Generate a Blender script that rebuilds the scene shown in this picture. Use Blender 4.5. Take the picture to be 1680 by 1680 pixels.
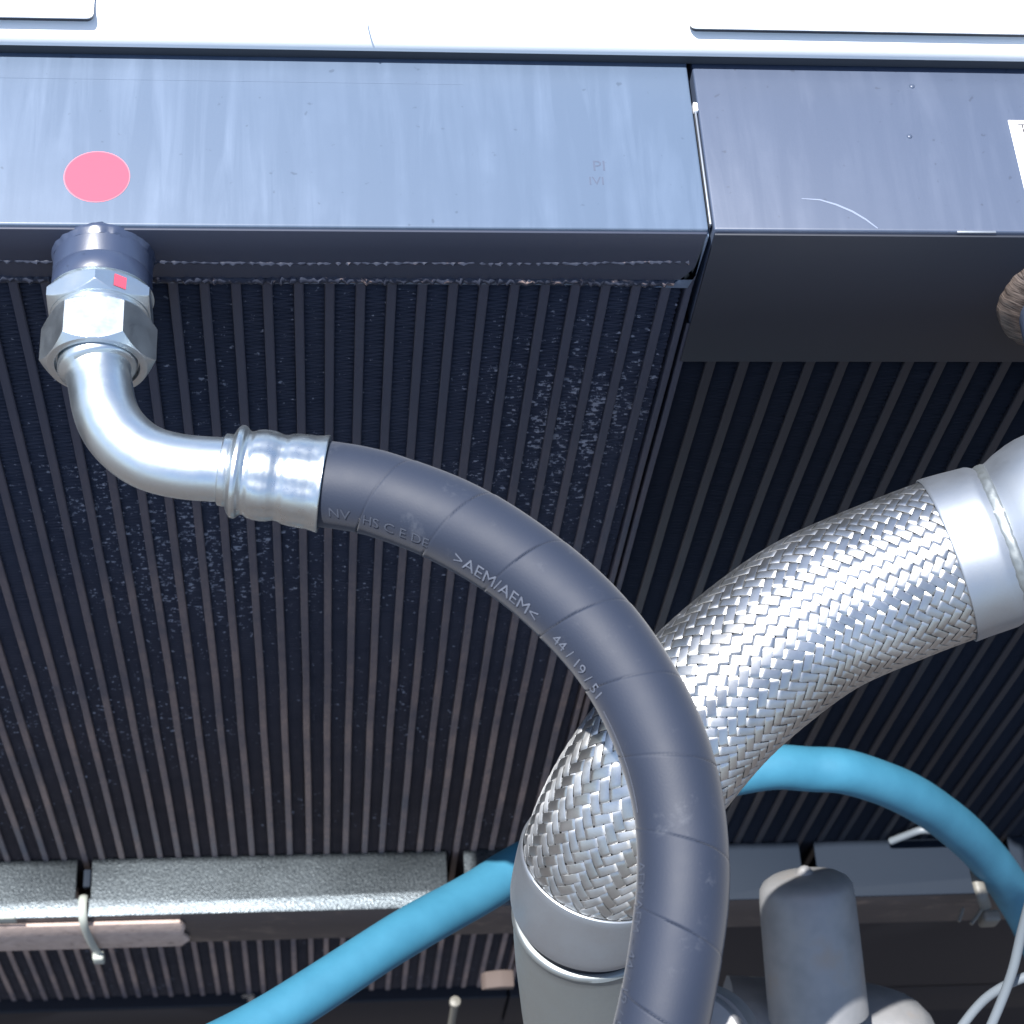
import bpy, math, random
import numpy as np
from mathutils import Vector, Matrix

random.seed(7); rng = np.random.default_rng(7)
S = bpy.context.scene
for o in list(bpy.data.objects): bpy.data.objects.remove(o)

# ------------------------------------------------------------------ camera
F = 3250.0; CX = 840.0
Zc = np.array([310, 1915, 3250.]); Zc /= np.linalg.norm(Zc)
Xc = np.array([31520, 142, -3250.]); Xc -= (Xc @ Zc) * Zc; Xc /= np.linalg.norm(Xc)
Yc = np.cross(Zc, Xc)
RW = np.stack([Xc, Yc, Zc])
def _ray(px, py): return RW @ np.array([(px - CX) / F, (CX - py) / F, -1.0])
CAM = -_ray(600, 372) * .975
def P(px, py, d): return CAM + _ray(px, py) * d                  # point at a depth
def PL(px, py, ax, v):                                           # point on a plane axis=value
    r = _ray(px, py); return CAM + r * ((v - CAM[ax]) / r[ax])
cam = bpy.data.cameras.new('camera'); co = bpy.data.objects.new('camera', cam)
S.collection.objects.link(co); S.camera = co
M4 = Matrix([list(RW[0]) + [CAM[0]], list(RW[1]) + [CAM[1]], list(RW[2]) + [CAM[2]], [0, 0, 0, 1]])
co.matrix_world = M4
cam.sensor_width = 36; cam.lens = 36 * F / 1680; cam.clip_start = .01; cam.clip_end = 200
cam.dof.use_dof = True; cam.dof.focus_distance = 1.02; cam.dof.aperture_fstop = 20

# ------------------------------------------------------------------ sky, sun, exposure
SUN = Vector((-.30, .0, .954)).normalized()
w = bpy.data.worlds.new('World'); S.world = w; w.use_nodes = True
nt = w.node_tree; bg = nt.nodes['Background']
sky = nt.nodes.new('ShaderNodeTexSky'); sky.sky_type = 'NISHITA'; sky.sun_disc = False
sky.sun_elevation = math.asin(SUN.z); sky.sun_rotation = math.atan2(SUN.x, SUN.y)
sky.air_density = 1.0; sky.dust_density = 1.0; sky.ozone_density = 1.5
nt.links.new(sky.outputs[0], bg.inputs[0]); bg.inputs[1].default_value = .10
sl = bpy.data.lights.new('sun', 'SUN'); sl.energy = 5.0; sl.angle = math.radians(.5); sl.color = (1, .975, .94)
so = bpy.data.objects.new('sun', sl); S.collection.objects.link(so)
so.rotation_euler = SUN.to_track_quat('Z', 'Y').to_euler(); so.location = (0, 0, 3)
S.view_settings.view_transform = 'Standard'; S.view_settings.look = 'None'
S.view_settings.gamma = 1; S.view_settings.exposure = 1.2
S.render.engine = 'CYCLES'; S.render.filter_size = 2.3

# ------------------------------------------------------------------ helpers
COL = S.collection
def link(name, me, m=None, parent=None, smooth=None):
    o = bpy.data.objects.new(name, me); COL.objects.link(o)
    if m is not None and len(me.materials) == 0: me.materials.append(m)
    if parent is not None: o.parent = parent
    return o
def mesh(name, v, f, smooth=None):
    me = bpy.data.meshes.new(name)
    me.from_pydata([tuple(map(float, p)) for p in v], [], [tuple(map(int, q)) for q in f]); me.update()
    if smooth is not None:
        me.polygons.foreach_set('use_smooth', [True] * len(me.polygons))
        if smooth < 180: me.set_sharp_from_angle(angle=math.radians(smooth))
    return me
def thing(name, label, cat, group=None):
    o = bpy.data.objects.new(name, None); COL.objects.link(o); o.empty_display_size = .01
    o['label'] = label; o['category'] = cat
    if group: o['group'] = group
    return o
def tag(o, label, cat, group=None):
    o['label'] = label; o['category'] = cat
    if group: o['group'] = group
    return o
def structure(o): o['kind'] = 'structure'; return o
def boxv(x0, x1, y0, y1, z0, z1, b=0.0):
    """box, optionally with small bevels"""
    import bmesh
    bm = bmesh.new(); r = bmesh.ops.create_cube(bm, size=1)
    for q in bm.verts:
        q.co = Vector(((x0 + x1) / 2 + q.co.x * (x1 - x0), (y0 + y1) / 2 + q.co.y * (y1 - y0), (z0 + z1) / 2 + q.co.z * (z1 - z0)))
    if b: bmesh.ops.bevel(bm, geom=list(bm.edges), offset=b, segments=3, profile=.5, affect='EDGES')
    bmesh.ops.recalc_face_normals(bm, faces=list(bm.faces))
    me = bpy.data.meshes.new('box'); bm.to_mesh(me); bm.free()
    if b:
        me.polygons.foreach_set('use_smooth', [True] * len(me.polygons)); me.set_sharp_from_angle(angle=math.radians(35))
    return me
def prism(poly, z0, z1, bev=0.0, seg=3, axis='z', smooth_a=35):
    """extrude a polygon (list of 2-tuples). axis z: xy polygon; axis x: yz polygon extruded along x; axis y: xz polygon"""
    import bmesh
    bm = bmesh.new(); a = []; b = []
    def mk(p, t):
        if axis == 'z': return bm.verts.new((p[0], p[1], t))
        if axis == 'x': return bm.verts.new((t, p[0], p[1]))
        return bm.verts.new((p[0], t, p[1]))
    for p in poly: a.append(mk(p, z0)); b.append(mk(p, z1))
    n = len(poly); bm.faces.new(a[::-1]); bm.faces.new(b)
    for i in range(n): bm.faces.new((a[i], a[(i + 1) % n], b[(i + 1) % n], b[i]))
    bmesh.ops.recalc_face_normals(bm, faces=list(bm.faces))
    if bev: bmesh.ops.bevel(bm, geom=list(bm.edges), offset=bev, segments=seg, profile=.5, affect='EDGES')
    me = bpy.data.meshes.new('prism'); bm.to_mesh(me); bm.free()
    if bev:
        me.polygons.foreach_set('use_smooth', [True] * len(me.polygons)); me.set_sharp_from_angle(angle=math.radians(smooth_a))
    return me

class Path:
    def __init__(self, pts, n=40, ref=(0, 0, 1)):
        p = np.array(pts, float)
        e0 = 2 * p[0] - p[1]; e1 = 2 * p[-1] - p[-2]
        q = np.vstack([e0, p, e1]); out = []
        for i in range(1, len(q) - 2):
            a, b, c, d = q[i - 1], q[i], q[i + 1], q[i + 2]
            t = np.linspace(0, 1, n, endpoint=False)[:, None]
            out.append(.5 * (2 * b + (c - a) * t + (2 * a - 5 * b + 4 * c - d) * t ** 2 + (3 * b - a - 3 * c + d) * t ** 3))
        out.append(p[-1][None]); c = np.vstack(out)
        # light smoothing keeps bends even
        for _ in range(n):
            c[1:-1] = .25 * c[:-2] + .5 * c[1:-1] + .25 * c[2:]
        self.c = c
        seg = np.linalg.norm(np.diff(c, axis=0), axis=1); self.s = np.concatenate([[0], np.cumsum(seg)]); self.L = self.s[-1]
        T = np.gradient(c, self.s, axis=0); T /= np.linalg.norm(T, axis=1)[:, None]
        N = np.zeros_like(T); r = np.array(ref, float); r -= r @ T[0] * T[0]; N[0] = r / np.linalg.norm(r)
        for i in range(1, len(T)):
            v = N[i - 1] - N[i - 1] @ T[i] * T[i]; N[i] = v / np.linalg.norm(v)
        self.T, self.N, self.B = T, N, np.cross(T, N)
    def at(self, s):
        s = np.asarray(s, float); o = []
        for A in (self.c, self.T, self.N, self.B):
            v = np.stack([np.interp(s, self.s, A[:, k]) for k in range(3)], -1)
            o.append(v)
        ex = np.minimum(s, 0) + np.maximum(s - self.L, 0)
        o[0] = o[0] + ex[..., None] * o[1]
        for k in (1, 2, 3): o[k] = o[k] / np.linalg.norm(o[k], axis=-1)[..., None]
        return o
    def pt(self, s, th, r):
        C, T, N, B = self.at(s)
        return C + np.asarray(r)[..., None] * (np.cos(th)[..., None] * N + np.sin(th)[..., None] * B)
    def near(self, q): return self.s[np.argmin(np.linalg.norm(self.c - np.array(q), axis=1))]
    def theta(self, s, d):
        C, T, N, B = self.at(np.array(s)); return math.atan2(np.dot(d, B), np.dot(d, N))

def sweep(path, prof, nth=64, rf=None, smooth=40, cap=(True, True)):
    """prof: list of (s, r); rf(s, th, r)->r"""
    s = np.array([a for a, _ in prof]); r = np.array([b for _, b in prof])
    th = np.arange(nth) * 2 * math.pi / nth
    SS, TH = np.meshgrid(s, th, indexing='ij'); RR = np.repeat(r[:, None], nth, 1)
    if rf is not None: RR = rf(SS, TH, RR)
    V = path.pt(SS, TH, RR).reshape(-1, 3); n = len(s)
    i, j = np.meshgrid(np.arange(n - 1), np.arange(nth), indexing='ij'); j2 = (j + 1) % nth
    Fq = np.stack([i * nth + j, i * nth + j2, (i + 1) * nth + j2, (i + 1) * nth + j], -1).reshape(-1, 4).tolist()
    if cap[0]: Fq.append(list(range(nth - 1, -1, -1)))
    if cap[1]: Fq.append([(n - 1) * nth + k for k in range(nth)])
    me = bpy.data.meshes.new('sweep'); me.from_pydata(V.tolist(), [], Fq); me.update()
    me.polygons.foreach_set('use_smooth', [True] * len(me.polygons))
    me.set_sharp_from_angle(angle=math.radians(smooth))
    return me
def tube(path, r, nth=32, n=120, s0=0, s1=None, rf=None):
    s1 = path.L if s1 is None else s1
    return sweep(path, [(a, r) for a in np.linspace(s0, s1, n)], nth, rf)

# ------------------------------------------------------------------ materials
class MatB:
    def __init__(self, name, col=(.5, .5, .5), rough=.5, metal=0., spec=.5):
        self.m = bpy.data.materials.new(name); self.m.use_nodes = True; self.t = self.m.node_tree
        self.b = self.t.nodes['Principled BSDF']; self.b.inputs['Base Color'].default_value = (*col, 1)
        self.b.inputs['Roughness'].default_value = rough; self.b.inputs['Metallic'].default_value = metal
        self.b.inputs['Specular IOR Level'].default_value = spec
        self.geo = None
    def n(self, typ, **k):
        x = self.t.nodes.new(typ)
        for a, v in k.items(): setattr(x, a, v)
        return x
    def pos(self, scale=(1, 1, 1), loc=(0, 0, 0), rot=(0, 0, 0)):
        g = self.n('ShaderNodeNewGeometry'); mp = self.n('ShaderNodeMapping')
        mp.inputs['Scale'].default_value = scale; mp.inputs['Location'].default_value = loc; mp.inputs['Rotation'].default_value = rot
        self.t.links.new(g.outputs['Position'], mp.inputs[0]); return mp.outputs[0]
    def noise(self, sc, vec, detail=4, rough=.6, dist=0):
        x = self.n('ShaderNodeTexNoise'); x.inputs['Scale'].default_value = sc; x.inputs['Detail'].default_value = detail
        x.inputs['Roughness'].default_value = rough; x.inputs['Distortion'].default_value = dist
        self.t.links.new(vec, x.inputs['Vector']); return x.outputs['Fac']
    def ramp(self, fac, stops):
        x = self.n('ShaderNodeValToRGB'); e = x.color_ramp.elements
        while len(e) > 2: e.remove(e[0])
        for i, (p, c) in enumerate(stops):
            q = e[i] if i < 2 else e.new(p)
            q.position = p; q.color = (*c, 1) if len(c) == 3 else c
        self.t.links.new(fac, x.inputs[0]); return x.outputs[0]
    def rng(self, fac, a, b, c, d, clamp=True):
        x = self.n('ShaderNodeMapRange'); x.clamp = clamp
        for i, v in enumerate((a, b, c, d)): x.inputs[i + 1].default_value = v
        self.t.links.new(fac, x.inputs[0]); return x.outputs[0]
    def mul(self, a, b, op='MULTIPLY'):
        x = self.n('ShaderNodeMath', operation=op)
        for i, v in enumerate((a, b)):
            if isinstance(v, (int, float)): x.inputs[i].default_value = v
            else: self.t.links.new(v, x.inputs[i])
        return x.outputs[0]
    def mix(self, fac, a, b):
        x = self.n('ShaderNodeMix', data_type='RGBA')
        for i, v in ((0, fac), (6, a), (7, b)):
            if isinstance(v, tuple): x.inputs[i].default_value = (*v, 1)
            elif isinstance(v, (int, float)): x.inputs[i].default_value = v
            else: self.t.links.new(v, x.inputs[i])
        return x.outputs[2]
    def set(self, inp, out): self.t.links.new(out, self.b.inputs[inp]); return self
    def bump(self, h, st=.3, dist=.001):
        x = self.n('ShaderNodeBump'); x.inputs['Strength'].default_value = st; x.inputs['Distance'].default_value = dist
        self.t.links.new(h, x.inputs['Height']); self.t.links.new(x.outputs[0], self.b.inputs['Normal']); return self

def paint(name, col, streak=.35, rough=(.3, .5)):
    a = MatB(name, col, .4, 0, .6)
    st = a.noise(1, a.pos((90, 7, 7)), 5, .6, .6)
    bl = a.noise(9, a.pos(), 4, .6)
    fn = a.noise(900, a.pos(), 2, .5)
    sp = a.ramp(a.noise(160, a.pos(loc=(3, 1, 0)), 2, .5), [(.70, (0, 0, 0)), (.74, (1, 1, 1))])
    k = a.mul(a.rng(st, .45, .72, 0, 1), a.rng(bl, .4, .6, .2, 1))
    c1 = a.mix(a.mul(k, streak), col, tuple(min(1, q * 1.9 + .03) for q in col))
    c2 = a.mix(a.mul(sp, .4), c1, tuple(q * .35 for q in col))
    a.set('Base Color', c2)
    a.set('Roughness', a.rng(a.mul(k, bl), 0, .6, rough[0], rough[1]))
    a.bump(a.mul(a.mul(fn, .25), bl, 'ADD'), .12, .0006)
    return a.m
M = {}
M['paint'] = paint('blue black satin paint', (.078, .109, .162), .24, (.36, .44))
M['boss'] = paint('dark blue port paint', (.030, .042, .078), .15, (.34, .42))
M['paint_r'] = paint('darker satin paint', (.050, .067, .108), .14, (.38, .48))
def core_mat():
    a = MatB('radiator bar dull aluminium with dust', (.045, .045, .055), .55, 0, .4)
    dust = a.noise(14, a.pos((1, 1, 1)), 5, .65)
    fine = a.noise(420, a.pos((1, 1, .3)), 3, .6)
    g = a.n('ShaderNodeSeparateXYZ'); a.t.links.new(a.pos(), g.inputs[0])
    low = a.mul(a.rng(g.outputs[2], -.15, -.7, .05, 1), a.rng(g.outputs[0], .25, .50, 1, .15))  # paints warm light on the lower bars and shade towards the right
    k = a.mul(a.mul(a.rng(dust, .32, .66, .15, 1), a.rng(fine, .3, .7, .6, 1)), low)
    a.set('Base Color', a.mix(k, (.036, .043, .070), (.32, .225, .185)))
    a.set('Roughness', a.rng(dust, .3, .7, .45, .7)); a.bump(fine, .3, .0004); return a.m
M['bar'] = core_mat()
def shaded_core(name, a0, a1):
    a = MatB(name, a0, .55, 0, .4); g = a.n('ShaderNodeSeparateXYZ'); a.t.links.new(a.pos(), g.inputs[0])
    k = a.mul(a.mul(a.rng(g.outputs[0], .22, .44, 1, 0), a.rng(g.outputs[2], -.13, -.6, .0, 1)), a.rng(a.noise(60, a.pos((1, 1, .4)), 4), .3, .7, .6, 1))  # shade painted in: darker to the right and near the top
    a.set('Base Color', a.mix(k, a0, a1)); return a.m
M['bar_r'] = shaded_core('dusty black core bar', (.016, .018, .027), (.10, .085, .082))
M['fin_r'] = shaded_core('black core fin', (.026, .030, .042), (.046, .050, .064))
def fin_mat():
    a = MatB('radiator fin with dirt flecks', (.02, .024, .035), .5, 0, .4)
    cl1 = a.noise(5.5, a.pos(loc=(.0, 0, .0)), 2, .5)
    cl = a.rng(cl1, .5, .66, 0, 1)
    fl = a.noise(1, a.pos((260, 260, 420)), 3, .6)
    k = a.mul(a.ramp(fl, [(.60, (0, 0, 0)), (.66, (1, 1, 1))]), cl)
    va = a.noise(30, a.pos(), 3); gz = a.n('ShaderNodeSeparateXYZ'); a.t.links.new(a.pos(), gz.inputs[0])
    tot = None
    for (px, py, rx, rz, w_) in ((930, 720, .075, .20, .88), (800, 800, .05, .12, .7), (350, 950, .14, .22, .62), (120, 820, .06, .10, .6), (200, 1180, .12, .16, .45), (700, 1150, .10, .16, .5), (620, 960, .10, .10, .5), (850, 640, .06, .05, .6)):
        c = PL(px, py, 1, 0); vd = a.n('ShaderNodeVectorMath', operation='LENGTH')
        a.t.links.new(a.pos((1 / rx, .01, 1 / rz), (-c[0] / rx, 0, -c[2] / rz)), vd.inputs[0])
        q = a.mul(a.rng(vd.outputs['Value'], .2, 1.0, 1, 0), w_); tot = q if tot is None else a.mul(tot, q, 'MAXIMUM')
    thr = a.mul(fl, a.mul(a.mul(tot, .16), a.mul(a.rng(cl1, .35, .65, -.05, .03), 0, 'ADD'), 'ADD'), 'ADD')
    k = a.ramp(thr, [(.675, (0, 0, 0)), (.75, (1, 1, 1))])
    a.set('Base Color', a.mix(a.mul(k, .85), a.mix(a.rng(gz.outputs[2], -.25, -.75, 0, 1), a.mix(va, (.058, .063, .088), (.092, .098, .130)), a.mix(va, (.046, .038, .040), (.110, .086, .078))), (.58, .57, .60)))  # upper fins lifted to blue as painted haze
    return a.m
M['fin'] = fin_mat()
def weld_mat():
    a = MatB('painted weld with bare glints', (.05, .06, .09), .6, 0, .3)
    f = a.noise(1, a.pos((160, 160, 420)), 3, .6); c = a.noise(40, a.pos(), 2)
    k = a.mul(a.ramp(f, [(.58, (0, 0, 0)), (.66, (1, 1, 1))]), a.rng(c, .45, .65, 0, 1))
    a.set('Base Color', a.mix(k, (.022, .027, .045), (.34, .25, .22))); a.bump(f, .5, .0008); return a.m
M['weld'] = weld_mat()
def brown_weld():
    a = MatB('brushed brown weld', (.16, .12, .1), .35, .6, .5)
    f = a.noise(1, a.pos((120, 120, 900)), 3, .6)
    a.set('Base Color', a.ramp(f, [(.35, (.07, .055, .05)), (.65, (.34, .27, .23))])); a.bump(f, .6, .0008); return a.m
M['brownweld'] = brown_weld()
def white_mat():
    a = MatB('white machine paint', (.82, .83, .82), .6, 0, .5)
    f = a.noise(300, a.pos(), 2); a.bump(f, .04, .0004)
    a.set('Base Color', a.ramp(a.noise(6, a.pos()), [(.3, (.78, .80, .80)), (.7, (.84, .845, .84))])); return a.m
M['white'] = white_mat()
M['seal'] = MatB('dark rubber seal', (.03, .035, .045), .55).m
def zinc(name, col=(.72, .75, .77), rough=(.2, .34), sc=60, metal=1., ani=0):
    a = MatB(name, col, .3, metal, .5)
    f = a.noise(sc, a.pos(), 5, .65); g = a.noise(700, a.pos(), 2, .5)
    a.set('Base Color', a.ramp(f, [(.3, tuple(q * .82 for q in col)), (.68, col)]))
    a.set('Roughness', a.rng(f, .3, .7, rough[1], rough[0])); a.bump(a.mul(a.mul(g, .3), f, 'ADD'), .09, .0005); return a.m
M['zinc'] = zinc('zinc plated steel', (.64, .69, .72), (.30, .44), metal=.98)
M['crimp'] = zinc('scuffed crimp sleeve', (.60, .64, .66), (.24, .42), 170, metal=.97)
M['ribbon'] = zinc('bright steel ribbon', (.64, .65, .66), (.24, .38), 220)
def ribbon_mat():
    a = MatB('flat bundle of bright steel wires', (.66, .67, .68), .34, .95, .5)
    u = a.n('ShaderNodeUVMap'); u.uv_map = 'strand'; sp = a.n('ShaderNodeSeparateXYZ'); a.t.links.new(u.outputs[0], sp.inputs[0])
    wv = a.mul(a.mul(sp.outputs[1], 2 * math.pi * 7), 0, 'SINE')
    f = a.noise(60, a.pos(), 4, .6); d = a.noise(9, a.pos((1, 1, 1), (4, 1, 0)), 3, .6)
    a.set('Base Color', a.mix(a.rng(d, .45, .7, 0, .6), a.ramp(f, [(.3, (.46, .47, .48)), (.65, (.64, .65, .66))]), (.30, .29, .27)))
    a.set('Roughness', a.rng(f, .3, .7, .34, .46)); a.bump(wv, .18, .00012)
    t = a.n('ShaderNodeTangent'); t.direction_type = 'UV_MAP'; t.uv_map = 'strand'; a.t.links.new(t.outputs[0], a.b.inputs['Tangent'])
    a.b.inputs['Anisotropic'].default_value = .75; a.b.inputs['Anisotropic Rotation'].default_value = .25; return a.m
M['ribbon'] = ribbon_mat()
M['collar'] = zinc('dull galvanised collar', (.38, .41, .45), (.42, .58), 40, metal=.90)
M['pipe'] = zinc('weathered steel pipe', (.30, .325, .33), (.45, .6), 26, metal=.85)
def cast_mat():
    a = MatB('cast housing grey with rust tint', (.3, .33, .38), .62, .45, .4)
    f = a.noise(22, a.pos(), 3, .6)
    a.set('Base Color', a.ramp(f, [(.35, (.22, .225, .235)), (.55, (.28, .28, .285)), (.78, (.31, .26, .22))]))
    a.bump(a.noise(350, a.pos(), 3), .15, .0006); return a.m
M['cast'] = cast_mat()
def galv():
    a = MatB('hammered galvanised bar', (.42, .45, .48), .4, .85, .5)
    f = a.noise(1, a.pos((500, 420, 420)), 4, .7); v = a.n('ShaderNodeTexVoronoi'); v.inputs['Scale'].default_value = 650
    a.t.links.new(a.pos(), v.inputs['Vector'])
    big = a.noise(12, a.pos(), 3)
    a.set('Base Color', a.mix(a.rng(f, .35, .65, 0, 1), (.040, .050, .060), (.125, .145, .16)))
    a.set('Roughness', a.rng(big, .3, .7, .34, .5))
    a.bump(a.mul(f, v.outputs['Distance'], 'ADD'), .25, .0009); return a.m
M['galv'] = galv()
def dark_steel():
    a = MatB('dark painted steel', (.03, .033, .045), .45)
    f = a.noise(35, a.pos((1, 1, 2)), 5, .7); k = a.ramp(f, [(.56, (0, 0, 0)), (.68, (1, 1, 1))])
    a.set('Base Color', a.mix(a.mul(k, .6), (.022, .0215, .028), (.12, .092, .08))); a.bump(f, .2, .001); return a.m
M['dark'] = dark_steel()
M['plate'] = MatB('grey blue painted plate', (.010, .016, .027), .75).m  # bar colour darkened to stand for shade
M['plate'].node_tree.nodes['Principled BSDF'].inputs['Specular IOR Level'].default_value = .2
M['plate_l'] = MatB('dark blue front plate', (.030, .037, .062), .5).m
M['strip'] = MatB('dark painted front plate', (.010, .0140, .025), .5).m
M['black'] = MatB('engine bay black', (.007, .008, .013), .6, 0, .3).m
def sunlit():
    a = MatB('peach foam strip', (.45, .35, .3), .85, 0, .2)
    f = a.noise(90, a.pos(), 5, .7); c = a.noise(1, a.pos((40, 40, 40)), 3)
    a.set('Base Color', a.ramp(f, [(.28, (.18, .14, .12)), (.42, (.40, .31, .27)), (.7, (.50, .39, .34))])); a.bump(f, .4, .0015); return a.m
M['foam'] = sunlit()
M['block'] = MatB('dusty block', (.07, .052, .046), .8).m
def rubber():
    a = MatB('black rubber hose', (.06, .065, .08), .5, 0, .5)
    big = a.noise(16, a.pos(), 4, .6); fine = a.noise(1, a.pos((900, 900, 900)), 2)
    sc = a.ramp(a.noise(1, a.pos((70, 70, 24)), 5, .7), [(.60, (0, 0, 0)), (.72, (1, 1, 1))])
    a.set('Base Color', a.mix(a.mul(sc, .35), a.mix(big, (.0055, .0105, .025), (.0085, .0155, .036)), (.06, .068, .088)))
    a.set('Roughness', a.rng(big, .3, .7, .62, .72)); a.bump(a.mul(fine, a.mul(big, .6), 'ADD'), .1, .0005)
    a.b.inputs['Sheen Weight'].default_value = .12; return a.m
M['rubber'] = rubber()
def blue():
    a = MatB('light blue rubber hose', (.03, .30, .56), .62, 0, .4)
    f = a.noise(26, a.pos(), 4, .6); d = a.ramp(a.noise(70, a.pos((1, 1, 1), (2, 0, 0)), 3, .6), [(.66, (0, 0, 0)), (.74, (1, 1, 1))])
    a.set('Base Color', a.mix(a.mul(d, .35), a.ramp(f, [(.3, (.026, .135, .215)), (.7, (.037, .170, .262))]), (.03, .13, .22)))
    a.bump(f, .08, .001); return a.m
M['blue'] = blue()
M['red'] = MatB('red sticker', (.56, .062, .10), .45).m
M['rim'] = MatB('pale sticker rim', (.56, .14, .18), .5).m
M['paper'] = MatB('white sticker paper', (.82, .82, .83), .5).m
M['ink'] = MatB('black ink', (.02, .02, .025), .5).m
M['print'] = MatB('pale moulded lettering', (.088, .10, .132), .6).m
M['print_faint'] = MatB('worn moulded lettering', (.045, .053, .075), .6).m
M['stamp'] = MatB('stamped mark', (.055, .072, .115), .6).m
M['scuff'] = MatB('pale scratch', (.17, .20, .27), .5).m
M['nylon'] = MatB('aged nylon tie', (.30, .32, .29), .4).m
M['oldtie'] = MatB('dirty nylon', (.12, .115, .10), .5).m
M['cable'] = MatB('grey cable jacket', (.13, .15, .17), .45).m
def ground_mat():
    a = MatB('warm concrete', (.15, .12, .11), .9, 0, .2)
    a.set('Base Color', a.ramp(a.noise(1.5, a.pos(), 6), [(.3, (.045, .040, .038)), (.7, (.075, .065, .06))])); return a.m
M['ground'] = ground_mat()

# ------------------------------------------------------------------ setting
structure(link('ground', mesh('ground', [(-60, -60, -2.2), (60, -60, -2.2), (60, 60, -2.2), (-60, 60, -2.2)], [(0, 1, 2, 3)]), M['ground']))
structure(link('wall', boxv(-1.6, 1.6, .06, .10, -2.19, -.06), M['black']))

# ------------------------------------------------------------------ cover of the machine (white, overexposed)
cover = thing('machine_cover', 'white painted machine cover with a rounded front edge behind the cooler tanks', 'cover')
ZC = .024; YF = .1080
prof = [(.114, .0105)]
for k in range(9):
    a = math.pi * 1.0 + .15 - (math.pi / 2 + .15) * k / 8
    prof.append((YF + .0135 + .0135 * math.cos(a), ZC - .0135 + .0135 * math.sin(a)))
prof += [(.9, ZC), (.9, .0105)]
me = prism(prof, -.75, .85, axis='x'); me.polygons.foreach_set('use_smooth', [True] * len(me.polygons)); me.set_sharp_from_angle(angle=math.radians(30))
link('cover_sheet', me, M['white'], cover)
link('seal', boxv(-.75, .85, .1105, .8, .0004, .0100), M['seal'], cover)  # dark band painting the shade under the cover's rounded edge
def rounded(x0, x1, y0, y1, r, n=6):
    p = []
    for cx, cy, a0 in ((x1 - r, y1 - r, 0), (x0 + r, y1 - r, 90), (x0 + r, y0 + r, 180), (x1 - r, y0 + r, 270)):
        for k in range(n + 1):
            a = math.radians(a0 + 90 * k / n); p.append((cx + r * math.cos(a), cy + r * math.sin(a)))
    return p
hl = PL(153, 35, 2, ZC); hr = PL(1132, 51, 2, ZC)
link('lid_gasket', prism(rounded(-.62, hl[0], hl[1], .5, .0035), ZC - .0002, ZC + .0016), M['seal'], cover)  # dark line standing in for shade on the lid's front edge
link('hatch_lid', prism(rounded(-.62, hl[0] + .0002, hl[1] - .0002, .5, .0035), ZC + .0016, ZC + .0026, .0003, 2), M['white'], cover)
link('lid_gasket', prism(rounded(hr[0], .8, hr[1], .5, .0035), ZC - .0002, ZC + .0016), M['seal'], cover)
link('hatch_lid', prism(rounded(hr[0] - .0002, .8, hr[1] - .0002, .5, .0035), ZC + .0016, ZC + .0026, .0003, 2), M['white'], cover)
g = PL(602, 50, 2, ZC)
link('seam', boxv(g[0] - .0003, g[0] + .0003, g[1], .5, ZC - .001, ZC + .00005), M['paper'], cover)

# ------------------------------------------------------------------ coolers
ZB = -1.262
def fin_mesh(wd, z0, z1, pitch=.0036, amp=0):
    v = []; f = []; n = int((z0 - z1) / pitch * 2)
    for k in range(n + 1):
        x = -wd / 2 if k % 2 else wd / 2; z = z0 - k * pitch / 2 + rng.uniform(-.0003, .0003)
        y = .0012 + rng.uniform(0, .0006)
        v += [(x, y, z), (x, .034, z)]
    for k in range(n):
        a = 2 * k; f.append((a, a + 1, a + 3, a + 2))
    return mesh('fin', v, f)
def bars_mesh(wd, z0, z1, n=14):
    # a slightly uneven rounded strip
    v = []; f = []; zs = np.linspace(z0, z1, n)
    for z in zs:
        j = rng.uniform(-.00025, .00025)
        v += [(-wd / 2 + j, .036, z), (-wd / 2 + j, .0006, z), (-wd / 2 + .0006 + j, 0, z), (wd / 2 - .0006 + j, 0, z), (wd / 2 + j, .0006, z), (wd / 2 + j, .036, z)]
    for k in range(n - 1):
        for c in range(5):
            a = k * 6 + c; f.append((a, a + 1, a + 7, a + 6))
    return mesh('bar', v, f)

coolL = thing('oil_cooler', 'large dark cooler with pale blue lit top tank, red round sticker and vertical core bars', 'cooler')
coolR = thing('oil_cooler', 'darker cooler at right with a white label on its tank and brown weld ring', 'cooler')
XS = .1722
tkL = link('tank', boxv(-.62, XS - .0008, 0, .30, -.0475, 0, .0012), M['paint'], coolL)
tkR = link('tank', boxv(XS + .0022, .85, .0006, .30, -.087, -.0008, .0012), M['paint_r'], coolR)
link('front_plate', boxv(-.62, XS - .0012, -.0012, .0004, -.0405, -.0022, .0004), M['plate_l'], coolL)  # dark sheet added to paint shade on the tank front
# faint pressed crease across the back of the left tank
link('crease', boxv(-.60, PL(760, 137, 2, 0)[0], .0937, .0943, -.001, .00010), M['paint'], tkL)
bm_ = bars_mesh(.0050, -.040, ZB); fm_ = fin_mesh(.0108, -.048, ZB)
PIT = .0159; x = -.0017 + PIT * 10; xs = []
bar_x = [(-.0017 + PIT * k) for k in range(-37, 11)]
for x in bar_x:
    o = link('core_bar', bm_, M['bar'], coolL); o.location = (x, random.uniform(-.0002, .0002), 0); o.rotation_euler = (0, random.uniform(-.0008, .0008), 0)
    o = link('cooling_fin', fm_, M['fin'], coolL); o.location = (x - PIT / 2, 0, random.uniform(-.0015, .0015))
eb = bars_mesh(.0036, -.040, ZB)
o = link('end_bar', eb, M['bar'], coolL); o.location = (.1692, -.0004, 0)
fe = fin_mesh(.0068, -.048, ZB); o = link('cooling_fin', fe, M['fin'], coolL); o.location = (.1625, 0, 0)
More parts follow.
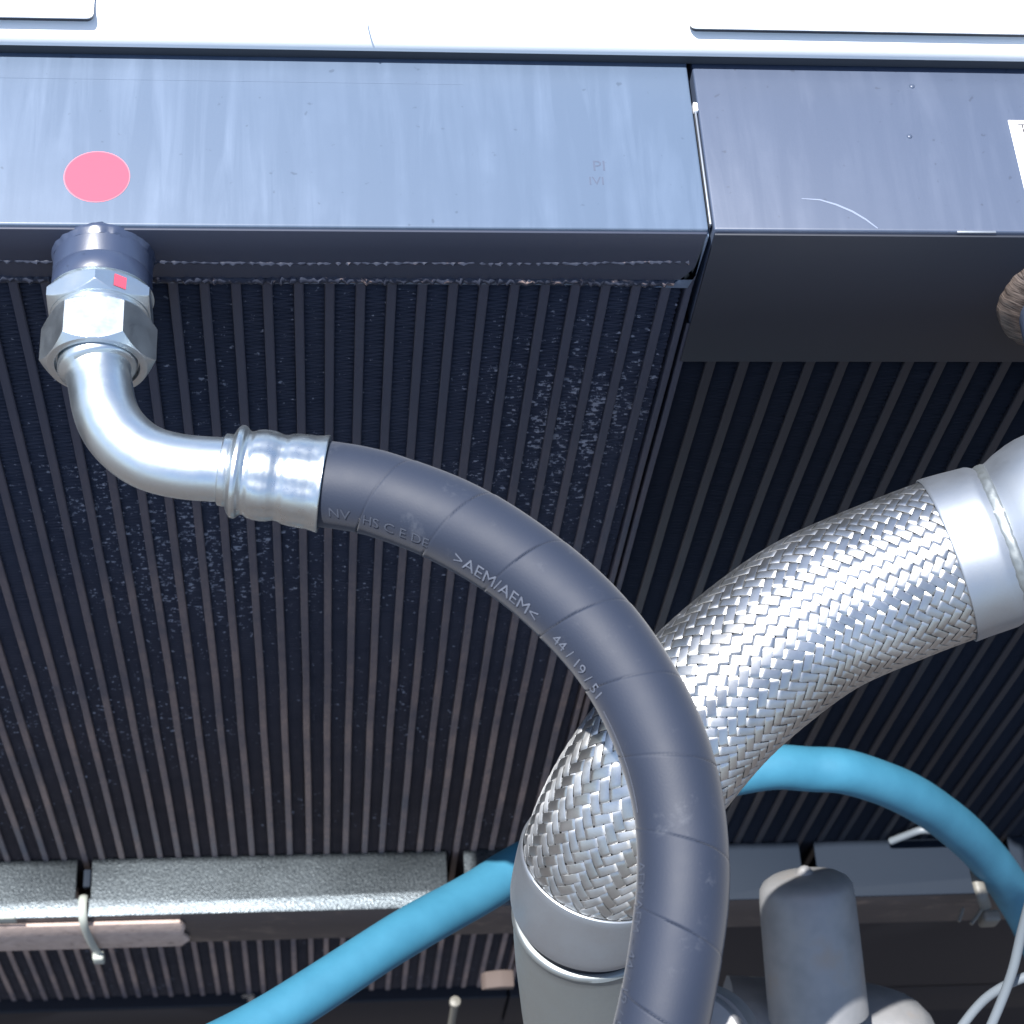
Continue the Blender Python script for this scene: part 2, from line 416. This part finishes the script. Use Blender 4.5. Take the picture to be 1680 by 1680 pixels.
o = link('end_bar', eb, M['bar'], coolR); o.location = (.1750, -.0002, -.04)
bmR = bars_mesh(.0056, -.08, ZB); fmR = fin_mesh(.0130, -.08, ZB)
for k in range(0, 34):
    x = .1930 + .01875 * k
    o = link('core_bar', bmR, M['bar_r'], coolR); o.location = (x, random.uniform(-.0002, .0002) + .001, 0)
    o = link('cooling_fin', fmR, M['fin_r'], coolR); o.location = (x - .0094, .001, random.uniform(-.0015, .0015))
link('front_plate', boxv(XS + .0026, .85, -.0012, .0004, -.1145, -.0030, .0004), M['strip'], coolR)  # near-black sheet added as shade over the right tank front
link('bottom_tank', boxv(-.62, XS - .001, -.012, .05, ZB - .10, ZB, .003), M['black'], coolL)
link('bottom_tank', boxv(XS + .001, .85, -.012, .05, ZB - .10, ZB, .003), M['black'], coolR)
# weld beads along the front of the left tank
def bead(zc, x0, x1, h, yy, seed, wav=.0008, dens=.0016):
    r2 = np.random.default_rng(seed); n = int((x1 - x0) / dens); v = []; f = []; K = 7
    zz = zc + np.cumsum(r2.normal(0, .00035, n)) * .4; zz = zz - np.linspace(0, zz[-1] - zc, n)
    for i in range(n):
        xx = x0 + (x1 - x0) * i / (n - 1); hh = h * (1 + .22 * math.sin(i * 1.9) + r2.uniform(-.25, .25)); dp = yy * (1 + .35 * (i % 3 == 0) + r2.uniform(-.2, .2))
        for k in range(K):
            a = math.pi * k / (K - 1); v.append((xx + r2.uniform(-.0003, .0003), .001 - dp * math.sin(a), zz[i] + hh * math.cos(a)))
    for i in range(n - 1):
        for k in range(K - 1):
            a = i * K + k; f.append((a, a + 1, a + K + 1, a + K))
    return mesh('bead', v, f, 50)
link('weld_bead', bead(-.0255, -.60, .165, .0016, .0026, 1), M['weld'], tkL)
link('weld_bead', bead(-.0430, -.60, .160, .0030, .0030, 2), M['weld'], tkL)
# flange of the tank end sloping down to the seam
link('end_flange', prism([(.150, -.047), (.168, -.0475), (.1710, -.036), (.1722, -.004), (.1700, -.004), (.1685, -.030), (.160, -.044)], -.0012, .004, .0004, axis='y'), M['paint'], tkL)
# seam filler strips on top between the tanks
v0 = []
link('seam_strip', boxv(XS + .0002, XS + .0013, .004, .085, -.004, -.0007, .0003), M['collar'], coolR)
link('seam_strip', boxv(XS - .0003, XS + .0021, .078, .0835, -.003, .0005, .0005), M['paper'], coolR)
def strip(pts, wd, dz, m, name, parent):
    pts = [np.array(p) for p in pts]; v = []; f = []
    n = len(pts)
    for i, p in enumerate(pts):
        t = pts[min(i + 1, n - 1)] - pts[max(i - 1, 0)]; t /= np.linalg.norm(t); nn = np.array([-t[1], t[0], 0])
        ww = wd * (.25 + .75 * math.sin(math.pi * (i + .3) / n))
        v += [p + nn * ww / 2 + (0, 0, dz), p - nn * ww / 2 + (0, 0, dz)]
    for i in range(n - 1): f.append((2 * i, 2 * i + 1, 2 * i + 3, 2 * i + 2))
    return link(name, mesh(name, v, f), m, parent)
strip([PL(*p, 2, -.0008) for p in ((1315, 326), (1345, 328), (1372, 336), (1398, 347), (1420, 360), (1440, 375))], .0012, .00015, M['scuff'], 'scratch', tkR)
for p in ((1496, 142), (1492, 224)):
    c = PL(*p, 2, -.0008)
    pa = Path([c - (0, 0, .001), c + (0, 0, .0012)], 4, (1, 0, 0))
    link('paint_nub', sweep(pa, [(.0008, .0016), (.0014, .0014), (.0019, .0008)], 12, cap=(False, True), smooth=80), M['paint_r'], tkR)
# thin worn bright edge at the front of the right tank
link('worn_edge', boxv(PL(1572, 383, 2, 0)[0], PL(1636, 383, 2, 0)[0], -.0002, .0010, -.0016, -.0006, .0002), M['collar'], tkR)
# dark specks and stamp on left tank
def text_mesh(s, size):
    cu = bpy.data.curves.new('t', 'FONT'); cu.body = s; cu.size = size; cu.align_x = 'LEFT'; cu.resolution_u = 3
    to = bpy.data.objects.new('t', cu); COL.objects.link(to); bpy.context.view_layer.update()
    dg = bpy.context.evaluated_depsgraph_get(); me = bpy.data.meshes.new_from_object(to.evaluated_get(dg))
    bpy.data.objects.remove(to); me.materials.clear(); return me
def flat_text(s, size, org, dz, m, name, parent, ax=(1, 0, 0), ay=(0, 1, 0)):
    me = text_mesh(s, size); ax = np.array(ax); ay = np.array(ay)
    for q in me.vertices:
        c = np.array(org) + ax * q.co.x + ay * q.co.y + np.array((0, 0, dz)); q.co = c
    return link(name, me, m, parent)
flat_text('PI', .0095, PL(972, 280, 2, 0), .00012, M['stamp'], 'stamped_mark', tkL)
flat_text('IVI', .0075, PL(966, 303, 2, 0), .00012, M['stamp'], 'stamped_mark', tkL)
for o in [q for q in bpy.data.objects if q.name.startswith('stamped_mark')]: pass
# round red sticker
def disc(c, r, z, n=64):
    v = [(c[0] + r * math.cos(2 * math.pi * k / n), c[1] + r * math.sin(2 * math.pi * k / n), z) for k in range(n)]
    return v
def coin(name, c, r, z0, z1, m, parent):
    n = 64; v = disc(c, r, z0) + disc(c, r, z1); f = [list(range(n, 2 * n))] + [(k, (k + 1) % n, n + (k + 1) % n, n + k) for k in range(n)]
    return link(name, mesh(name, v, f), m, parent)
sc = PL(159, 290, 2, 0)
st = coin('round_sticker', sc, .0161, .0, .00018, M['rim'], tkL)
coin('sticker_face', sc, .0156, .0001, .0003, M['red'], st)
# white label on right tank
lc = PL(1655, 196, 2, 0); lb = PL(1674, 316, 2, 0)
pl_ = link('paper_label', boxv(lc[0] - .0003, lc[0] + .09, lb[1], lc[1], -.0009, -.0004, .0002), M['paper'], tkR)
flat_text('TYPE 04', .0085, (lc[0] + .0042, lc[1] - .0085, 0), -.00033, M['ink'], 'label_print', pl_)
flat_text('F. NO', .0085, (lc[0] + .0052, lc[1] - .019, 0), -.00033, M['ink'], 'label_print', pl_)
# --- left port boss, weld around it, adapter hexagon
XF = -.1292; ZF = -.0246
def axisY(y0, x=XF, z=ZF): return Path([(x, y0, z), (x, y0 - .1, z), (x, y0 - .2, z)], 4, (0, 0, 1))   # s grows towards the viewer
pb = axisY(.03)
o = link('port_boss', sweep(pb, [(0, .0243), (.044, .0243), (.0445, .0240), (.0450, .0243), (.0540, .0246), (.0552, .0238), (.0553, .010)], 96, smooth=45), M['boss'], coolL)
def lump(seed, amp, K=14):
    r3 = np.random.default_rng(seed); ph = r3.uniform(0, 6.28, K); am = r3.uniform(.3, 1, K)
    def f(S_, TH, R_):
        d = sum(am[k] * np.sin((k * 2 + 3) * TH + ph[k] + S_ * 900 * ((k % 3) - 1)) for k in range(K)) / K
        return R_ + amp * d * 2.2
    return f
link('weld_bead', sweep(pb, [(.028, .0243), (.0292, .0250), (.0302, .0256), (.0315, .0253), (.0330, .0247), (.0345, .0243)], 96, lump(3, .0006), smooth=70), M['boss'], coolL)
def hexr(R, rot):
    def f(TH):
        a = (TH - rot) % (math.pi / 3) - math.pi / 6
        return R * math.cos(math.pi / 6) / np.cos(a)
    return f
def hexnut(path, s0, s1, R, rot, tail, ch=.0016, k=.45, head=()):
    """hexagon with the chamfer arcs of a turned nut"""
    h = hexr(R, rot); Rf = R * math.cos(math.pi / 6)
    ss = [s0] + list(np.linspace(s0, s0 + .0035, 7)[1:]) + list(np.linspace(s1 - .0060, s1, 30))
    pr = [(a, 0) for a in ss]
    def rf(SS, TH, RR):
        lim = np.minimum(Rf * .985 + (SS - s0) * 1.25, Rf * .985 + (s1 - SS) * k * 2.6)
        r = np.minimum(h(TH), lim)
        out = np.where(RR > 0, RR, r); return out
    pr = [(a, b) for a, b in head] + pr + [(a, b) for a, b in tail]
    return sweep(path, pr, 192, rf, smooth=22, cap=(False, True))
P0 = axisY(0.0)                                  # s = -y
o = link('adapter', hexnut(P0, .0262, .0380, .0282, 0, [(.0381, .0235), (.0390, .0225), (.0425, .0222), (.0425, .010)], head=[(.0245, .0225), (.0258, .0252), (.0262, .0256)]), M['zinc'], coolL)
# corner at top means rot=0 (theta 0 is +z)
fa = math.radians(30); nrm = np.array([math.sin(fa), 0, math.cos(fa)]); tng = np.array([math.cos(fa), 0, -math.sin(fa)])
c = np.array([XF, -.0322, ZF]) + nrm * (.0282 * math.cos(math.pi / 6) + .0003) + tng * (-.0012)
vv = [c + tng * a + np.array([0, b, 0]) for a, b in ((-.0032, -.0032), (.0030, -.0036), (.0032, .0032), (-.0030, .0036))]
link('red_mark', mesh('mark', vv, [(0, 1, 2, 3)]), M['red'], o)
# --- right port: brown weld ring, dark boss
XR = .389; ZR = -.052
pr_ = axisY(.03, XR, ZR)
link('port_boss', sweep(pr_, [(0, .041), (.058, .041), (.060, .0395), (.0601, .02)], 96, smooth=45), M['paint_r'], coolR)
link('weld_ring', sweep(pr_, [(.024, .041), (.026, .0495), (.030, .0520), (.0345, .0500), (.038, .0445), (.0395, .041)], 160, lump(5, .0014, 20), smooth=60), M['brownweld'], coolR)

# ------------------------------------------------------------------ lower support bar
ZBAR = -.862
sup = thing('support_bar', 'long hammered galvanised bar with notches crossing below the cooler cores', 'bar')
def nX(px): return PL(px, 1440, 2, ZBAR)[0]
notch = [(nX(126), nX(150)), (nX(734), nX(762)), (nX(1318), nX(1343)), (nX(1640), nX(1665))]
edges = [-.60] + [e for n_ in notch for e in n_] + [.95]
XSPL = .30
def flange(x0, x1, nn, m):
    poly = [(x0, -.0505), (x1, -.0505), (x1, .0015)]
    for a, b in nn[::-1]: poly += [(b, .0015), (b, -.034), (a, -.034), (a, .0015)]
    poly += [(x0, .0015)]
    link('top_flange', prism(poly, ZBAR - .003, ZBAR, .0010, 2), m, sup)
flange(-.60, XSPL, notch[:2], M['galv']); flange(XSPL + .0008, .95, notch[2:], M['plate'])  # right segment is the same bar with shade put into its colour
link('front_flange', boxv(-.60, .95, -.0495, -.0465, ZBAR - .078, ZBAR - .0032, .0008), M['dark'], sup)
xe = PL(308, 1535, 1, -.05)[0]
# peach strip with a ragged end: sunlight on the flange put into its colour
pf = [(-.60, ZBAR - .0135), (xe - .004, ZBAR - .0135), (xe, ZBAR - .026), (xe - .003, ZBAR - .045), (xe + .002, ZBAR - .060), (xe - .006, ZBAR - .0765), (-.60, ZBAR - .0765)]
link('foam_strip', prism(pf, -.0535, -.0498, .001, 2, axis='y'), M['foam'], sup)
link('notch_tab', boxv(notch[0][0] + .004, notch[0][1] - .002, -.020, -.004, ZBAR - .020, ZBAR - .012, .001), M['plate'], sup)
tg = PL(4, 1507, 1, -.0515)
link('edge_clip', boxv(tg[0] - .03, tg[0] + .011, -.0530, -.0508, tg[2] - .008, tg[2] + .004, .0005), M['nylon'], sup)
link('bracket_web', boxv(.335, .95, -.012, -.006, -1.27, ZBAR - .08, .002), M['black'], sup)

tie = thing('cable_tie', 'aged pale cable tie looped through the left notch of the bar', 'cable tie')
xt = (notch[0][0] + notch[0][1]) / 2 + .0005
pt_ = Path([(xt, -.030, ZBAR - .012), (xt, -.033, ZBAR + .002), (xt, -.044, ZBAR + .0045), (xt + .0005, -.0545, ZBAR - .003), (xt + .002, -.0575, ZBAR - .030), (xt + .004, -.0575, ZBAR - .062), (xt + .006, -.056, ZBAR - .084)], 10, (1, 0, 0))
link('tie_strap', sweep(pt_, [(a, .0035) for a in np.linspace(0, pt_.L, 60)], 16, lambda s_, t_, r_: r_ / np.sqrt(np.cos(t_) ** 2 + (np.sin(t_) * 2.6) ** 2)), M['nylon'], tie)
link('tie_head', boxv(xt + .0005, xt + .0105, -.062, -.054, ZBAR - .095, ZBAR - .080, .002), M['nylon'], tie)
tie2 = thing('cable_tie', 'frayed pale cable tie on the bar beside the blue hose at right', 'cable tie')
a_ = PL(1607, 1440, 1, -.054)
pt2 = Path([P(1600, 1425, 1.60), P(1604, 1445, 1.595), P(1612, 1472, 1.59), P(1618, 1490, 1.60)], 10, (1, 0, 0))
link('tie_strap', sweep(pt2, [(a, .0050) for a in np.linspace(0, pt2.L, 30)], 16, lambda s_, t_, r_: r_ / np.sqrt(np.cos(t_) ** 2 + (np.sin(t_) * 2) ** 2)), M['oldtie'], tie2)
hb = P(1626, 1502, 1.6)
link('tie_head', boxv(hb[0] - .008, hb[0] + .007, hb[1] - .006, hb[1] + .004, hb[2] - .014, hb[2] + .005, .003), M['oldtie'], tie2)
pt3 = Path([P(1612, 1487, 1.6), P(1604, 1502, 1.595), P(1593, 1516, 1.59)], 8)
link('tie_tail', tube(pt3, .0016, 8, 12), M['oldtie'], tie2)
pt3 = Path([P(1580, 1490, 1.6), P(1573, 1512, 1.595)], 8)
link('tie_tail', tube(pt3, .0014, 8, 8), M['oldtie'], tie2)

# bolt under the lower edge and a small scuffed block
bo = P(745, 1652, 1.86)
bp = Path([bo + np.array((0, 0, .02)), bo + np.array((0, -.002, -.03)), bo + np.array((0, -.004, -.09))], 6, (1, 0, 0))
tag(link('bolt', sweep(bp, [(0, .001), (.001, .005), (.006, .0055), (.0065, .0035), (.10, .0035)], 20), M['oldtie']), 'small upright bolt at the bottom edge below the blue hose', 'bolt')
kb = P(818, 1615, 1.80)
tag(link('packing_block', prism([(kb[0] - .016, kb[2] - .004), (kb[0] + .014, kb[2] - .005), (kb[0] + .014, kb[2] + .005), (kb[0] + .002, kb[2] + .006), (kb[0] - .012, kb[2] + .002)], kb[1] - .004, kb[1] + .012, .0015, 2, axis='y'), M['block']), 'pinkish packing block beside the grey pipe near the bottom edge', 'block')

# ------------------------------------------------------------------ hydraulic hose with elbow
hose = thing('hydraulic_hose', 'thick black rubber hose with zinc elbow fitting and swivel nut at its end', 'hose')
nutp = P0
link('swivel_nut', hexnut(P0, .0412, .0665, .0278, math.pi / 6, [(.0667, .0222), (.0664, .0203), (.0630, .0198), (.0630, .010)], k=.42, head=[(.0405, .0205), (.0411, .0225)]), M['zinc'], hose)
ep = [(XF, -.040, ZF), (XF, -.056, ZF), (XF, -.0667, ZF)] + [PL(a, b, 2, ZF) for a, b in ((164, 628), (174, 678), (197, 717), (240, 750), (300, 766), (368, 771), (395, 775))]
E1 = Path(ep, 16, (0, 0, 1))
rt = .0152
def elb(S_, TH, R_): return R_
sn = E1.near((XF, -.0667, ZF)); se = E1.near(ep[-1])
prf = [(sn - .010, .0190), (sn + .0010, .0190), (sn + .0022, .0182), (sn + .0030, .0160), (sn + .006, rt)] + [(a, rt) for a in np.linspace(sn + .010, se, 60)]
link('elbow_tube', sweep(E1, prf, 64, smooth=50), M['zinc'], hose)
f0 = PL(362, 770, 2, ZF); f1 = PL(531, 794, 2, ZF - .001)
FP = Path([f0, (f0 + f1) / 2, f1], 10, (0, 0, 1)); LF = FP.L; k_ = LF / 169.0
fpx = [(0, .0140), (.5, .0160), (3, .0170), (12, .0172), (16, .0168), (17, .0185), (20, .0202), (25, .0219), (30, .0221), (34, .0216), (38, .0204), (42, .0197), (46, .0198),
       (52, .0209), (62, .0215), (74, .0216), (84, .0213), (92, .0206), (97, .0204), (102, .0206), (110, .0215), (122, .0220), (138, .0222), (148, .0221), (158, .0226), (165, .0230), (168, .0231), (169.5, .0228), (169.2, .0212), (160, .0203), (159, .01)]
def crimp(S_, TH, R_):
    t = S_ / k_; wgt = np.clip((t - 44) / 10, 0, 1) * np.clip((164 - t) / 8, 0, 1) * (R_ > .0203)
    return R_ + wgt * (-.00055 * np.abs(np.cos(4 * TH + .4)) ** 6 - .0004 * np.exp(-((np.sin((TH - 5.35) / 2)) / .03) ** 2))
fpf = []
for (a, b), (c_, d_) in zip(fpx[:-1], fpx[1:]):
    for q in range(4): fpf.append(((a + (c_ - a) * q / 4) * k_, b + (d_ - b) * q / 4))
link('crimp_ferrule', sweep(FP, fpf, 128, crimp, smooth=40), M['crimp'], hose)

RH = .0202
hp = [f1 - (f1 - f0) * .35, f1, P(590, 803, .925), P(645, 818, .922), P(752, 861, .915), P(865, 932, .907), P(965, 1022, .897), P(1035, 1115, .888), P(1088, 1225, .878),
      P(1116, 1340, .870), P(1120, 1465, .860), P(1100, 1610, .850), P(1072, 1740, .845), P(1030, 1900, .84)]
HP = Path(hp, 30, (0, 0, 1))
PH = .0372
sA = HP.near(f1)
# phase so that the first wrap line meets the upper edge where the photo shows it
s1_ = HP.near(P(655, 790, .92)); thA = HP.theta(s1_, np.array([.1, .3, .9]))
def wrap(S_, TH, R_):
    u = ((S_ - s1_) / PH + ((TH - thA + math.pi) % (2 * math.pi) - math.pi) / (2 * math.pi) * 1.0) % 1.0
    gr = np.exp(-(np.minimum(u, 1 - u) / .0055) ** 2)
    return R_ + .00022 * (.5 - u) - .00080 * gr + .00012 * np.sin(S_ * 90)
ns = int(HP.L / .00026)
link('rubber_tube', sweep(HP, [(a, RH) for a in np.linspace(HP.near(f1) - .008, HP.L, ns)], 72, wrap, smooth=60), M['rubber'], hose)
# moulded lettering, running along one material line of the hose
def hose_text(s, size, path, s0, th0, r, m, name, parent, sp=1.0, flip=1):
    me = text_mesh(s, size); n = len(me.vertices); c = np.zeros(n * 3); me.vertices.foreach_get('co', c); c = c.reshape(-1, 3)
    p = path.pt(s0 + c[:, 0] * sp, th0 + flip * c[:, 1] / r, np.full(n, r + .0004))
    me.vertices.foreach_set('co', p.reshape(-1)); me.update()
    return link(name, me, m, parent)
def th_for(path, px, py, d, frac, side):
    """surface angle that sits a fraction of the radius to one side of the line towards the camera"""
    s = path.near(P(px, py, d)); C, T, N, B = path.at(np.array(s)); v = CAM - C; v -= v @ T * T; v /= np.linalg.norm(v)
    sd = np.cross(T, v) * side; dr = v * math.sqrt(1 - frac ** 2) + sd * frac
    return s, math.atan2(dr @ B, dr @ N)
TF = -1
for (txt, px, py, d, fr, size, sp) in ((('NV   HS C E DE'), 560, 800, .926, .70, .0072, 1.12), ('>AEM/AEM<', 780, 874, .913, .78, .0098, 1.0), ('44 / 19 / 51', 957, 1012, .898, .84, .0091, .93),
                                       ('- AEM/AEM - 44 / 19 / 51 - 3 -', 1118, 1400, .865, .93, .0080, 1.0)):
    s_, t_ = th_for(HP, px, py, d, fr, 1)
    me_ = hose_text(txt, size, HP, s_, t_, RH, M['print'] if txt[0] in '>4' else M['print_faint'], 'moulded_lettering', hose, sp, TF)
# thin raised line on the inner side
sl0, tl = th_for(HP, 1030, 1112, .888, .84, 1); sl1 = HP.near(P(1112, 1330, .87))
v = []; f = []
for i, a in enumerate(np.linspace(sl0 + .01, sl1, 60)):
    for dt in (-.016, .016):
        v.append(HP.pt(np.array([a]), np.array([tl + dt]), np.array([RH + .00045]))[0])
    if i: f.append((2 * i - 2, 2 * i - 1, 2 * i + 1, 2 * i))
link('lay_line', mesh('line', v, f), M['print'], hose)

# ------------------------------------------------------------------ braided pipe
pipe = thing('braided_pipe', 'wide flexible pipe sheathed in woven steel braid with smooth metal collars', 'pipe')
pp = [(990, 1900, 1.23), (978, 1710, 1.15), (968, 1600, 1.108), (964, 1520, 1.078), (972, 1468, 1.056), (986, 1412, 1.038), (1008, 1358, 1.023), (1040, 1300, 1.011), (1084, 1240, 1.003), (1160, 1150, 1.0),
      (1246, 1074, 1.0), (1340, 1008, 1.003), (1448, 960, 1.004), (1552, 920, 1.003), (1632, 895, 1.0), (1720, 862, .995), (1850, 800, .985)]
PP = Path([P(*q) for q in pp], 24, (0, 0, 1)); RP = .0415
sB0 = PP.near(P(988, 1406, 1.036)); sB1 = PP.near(P(1550, 921, 1.003))
NR = 36; BE = math.radians(48); kap = math.tan(BE) / RP
ds = math.pi / (NR * kap) / 6; nn = int((sB1 - sB0 + .012) / ds)
ss = np.linspace(sB0 - .006, sB1 + .006, nn)
wn = 2 * math.pi * RP / NR * math.cos(BE)           # room for one ribbon
def sq(x):                                                    # smooth over/under wave, period 4, +1 for x in [-.5,1.5]
    return np.clip(np.cos((x - .5) * math.pi / 2) * 3.4, -1, 1)
for fam in (1, -1):
    for k in range(NR):
        thc = 2 * math.pi * k / NR + fam * kap * (ss - ss[0]) + rng.uniform(-.006, .006)
        wv = sq(NR * thc / math.pi - (0 if fam > 0 else 2)) 
        hw = wn * .442 * rng.uniform(.95, 1.02)
        cols = []
        for u, dr in ((-1, -.00016), (-.78, .00002), (0, .00007), (.78, .00002), (1, -.00016)):
            off = u * hw
            # move sideways on the cylinder, perpendicular to the ribbon
            cols.append(PP.pt(ss - fam * off * math.sin(BE), thc + off * math.cos(BE) / RP, RP + .00042 * wv + dr))
        for u in (1, -1):   # underside
            off = u * hw
            cols.append(PP.pt(ss - fam * off * math.sin(BE), thc + off * math.cos(BE) / RP, RP + .00042 * wv - .0004))
        V = np.stack(cols, 1); K = V.shape[1]
        i, j = np.meshgrid(np.arange(nn - 1), np.arange(K), indexing='ij'); j2 = (j + 1) % K
        Fq = np.stack([i * K + j, i * K + j2, (i + 1) * K + j2, (i + 1) * K + j], -1).reshape(-1, 4).tolist()
        me = bpy.data.meshes.new('ribbon'); me.from_pydata(V.reshape(-1, 3).tolist(), [], Fq); me.update()
        me.polygons.foreach_set('use_smooth', [True] * len(me.polygons)); me.set_sharp_from_angle(angle=math.radians(50))
        uv = me.uv_layers.new(name='strand')
        li = np.zeros(len(me.loops), dtype=np.int32); me.loops.foreach_get('vertex_index', li)
        col_ = li % K; row_ = li // K; vmap = np.array([0, .11, .5, .89, 1, 1, 0])
        uv.data.foreach_set('uv', np.stack([ss[row_] * 20, vmap[col_]], -1).astype(np.float32).ravel())
        link('braid_ribbon', me, M['ribbon'], pipe)
link('inner_tube', tube(PP, RP - .0016, 64, 200, sB0 - .01, sB1 + .01), M['dark'], pipe)
def rough_r(seed, a):
    f_ = lump(seed, a, 10); return f_
# lower collar and pipe (path runs upward: pipe below the collar)
c0 = PP.near(P(969, 1476, 1.062)); c1 = sB0
link('collar', sweep(PP, [(c0 - .0005, .0408), (c0, .0424), (c0 + .003, .0436)] + [(a, .0440) for a in np.linspace(c0 + .006, c1 - .002, 12)] + [(c1 - .0004, .0436), (c1, .0430), (c1 - .0002, .0424), (c1 - .004, .0420)], 96, smooth=40), M['collar'], pipe)
link('lower_pipe', sweep(PP, [(a, .0405) for a in np.linspace(0, c0 - .014, 30)] + [(c0 - .012, .0418), (c0 - .0105, .0412), (c0 - .0095, .0408), (c0 - .0090, .0402), (c0 - .0088, .0375)], 96, lump(9, .00012), smooth=60), M['pipe'], pipe)
link('groove', sweep(PP, [(c0 - .011, .0385), (c0 - .004, .0378), (c0 + .004, .0385)], 96), M['black'], pipe)
# upper collar, groove, flared end
u0 = sB1; u1 = PP.near(P(1634, 894, 1.0)); 
link('collar', sweep(PP, [(u0 + .004, .0418), (u0 + .0003, .0421), (u0, .0428), (u0 + .0005, .0433)] + [(a, .0434 - .0012 * (a - u0) / (u1 - u0)) for a in np.linspace(u0 + .002, u1 - .0035, 10)] + [(u1 - .0015, .0418), (u1 + .001, .0405), (u1 + .003, .0398)], 96, smooth=50), M['collar'], pipe)
link('groove_weld', sweep(PP, [(u1 + .001, .0402), (u1 + .0025, .0408), (u1 + .004, .0412), (u1 + .0055, .0413), (u1 + .007, .0408)], 180, lump(11, .0009, 24), smooth=80), M['pipe'], pipe)
link('flared_end', sweep(PP, [(u1 + .005, .0400), (u1 + .009, .0412), (u1 + .014, .0432), (u1 + .024, .0455)] + [(a, .0462) for a in np.linspace(u1 + .03, PP.L, 20)], 96, smooth=60), M['collar'], pipe)
# small stamped dashes on the upper collar
# ------------------------------------------------------------------ blue hose
BP = Path([P(*q) for q in ((250, 1770, 1.16), (450, 1668, 1.21), (651, 1539, 1.27), (780, 1467, 1.32), (850, 1423, 1.35), (980, 1355, 1.40))] +
          [PL(a, b, 1, c) for a, b, c in ((1120, 1290, -.088), (1254, 1260, -.076), (1327, 1262, -.074), (1400, 1269, -.074), (1510, 1314, -.074), (1612, 1398, -.076), (1684, 1502, -.085), (1735, 1620, -.11))], 26, (0, 0, 1))
tag(link('blue_hose', tube(BP, .0150, 48, 260, rf=lambda s_, t_, r_: r_ * (1 + .14 * s_ / BP.L) + .00012 * np.sin(s_ * 70)), M['blue']), 'light blue smooth hose arching behind the black and braided pipes', 'hose')

# ------------------------------------------------------------------ pump housing lower right
pump = thing('pump_housing', 'grey cast housing with upright domed cylinder at lower right behind the black hose', 'housing')
ct = P(1320, 1432, 1.405); cb = P(1343, 1665, 1.415)
CP = Path([ct, (ct + cb) / 2, cb], 8, (1, 0, 0)); rc = .0345
link('cylinder', sweep(CP, [(0, .0012), (.0006, .010), (.0018, .0180), (.0035, .0258), (.0065, .0305), (.0105, .0330), (.019, rc - .0006), (.04, rc)] + [(a, rc + .0009 * (a - .04) / .05) for a in np.linspace(.05, CP.L, 8)] , 72, smooth=70), M['cast'], pump)
NPt = Path([ct - (cb - ct) * .05, ct + (cb - ct) * .03], 6, (1, 0, 0))
link('nipple', sweep(NPt, [(0, .001), (.0008, .003), (.002, .0045), (.005, .006), (.010, .009)], 24, smooth=70), M['cast'], pump)
b0 = P(1178, 1732, 1.48); b1 = P(1540, 1750, 1.48)
BPt = Path([b0, (b0 + b1) / 2, b1], 8, (0, 0, 1)); LB = BPt.L
link('body', sweep(BPt, [(0, .030), (.002, .045), (.006, .0585), (.03, .0592), (.055, .0590)] + [(.055 + (LB - .055) * q, .0590 * math.sqrt(max(0, 1 - .85 * q ** 5))) for q in np.linspace(.1, 1, 12)], 72, lump(21, .0006, 8), smooth=70), M['cast'], pump)
d0 = P(1126, 1728, 1.22); d1 = d0 + (P(1160, 1712, 1.28) - d0)
DP = Path([d0, (d0 + d1) / 2, d1], 6, (0, 0, 1))
link('flange', sweep(DP, [(0, .030), (.001, .0365), (.003, .0378), (.012, .0378), (.0125, .0360), (.018, .0360), (.0185, .039), (.05, .039)], 72, smooth=40), M['cast'], pump)

# ------------------------------------------------------------------ loose cables
for pts, lab in ((((1700, 1440, 1.15), (1676, 1530, 1.17), (1662, 1590, 1.18), (1640, 1650, 1.19), (1605, 1730, 1.2)), 'thin grey cable hanging down beside the blue hose, the steeper of two'),
                 (((1760, 1580, 1.2), (1690, 1600, 1.2), (1640, 1622, 1.21), (1600, 1655, 1.22), (1545, 1730, 1.23)), 'thin grey cable curving away low in the right corner, the flatter of two')):
    cp = Path([P(*q) for q in pts], 16)
    tag(link('cable', tube(cp, .0030, 20, 80), M['cable']), lab, 'cable', 'grey cables at lower right')
cp = Path([PL(a, b, 1, -.004) for a, b in ((1462, 1380), (1488, 1370), (1516, 1361), (1550, 1368))], 12)
tag(link('white_cable', tube(cp, .0034, 16, 40), M['cable']), 'short white wire peeking over the bar under the blue hose', 'wire')
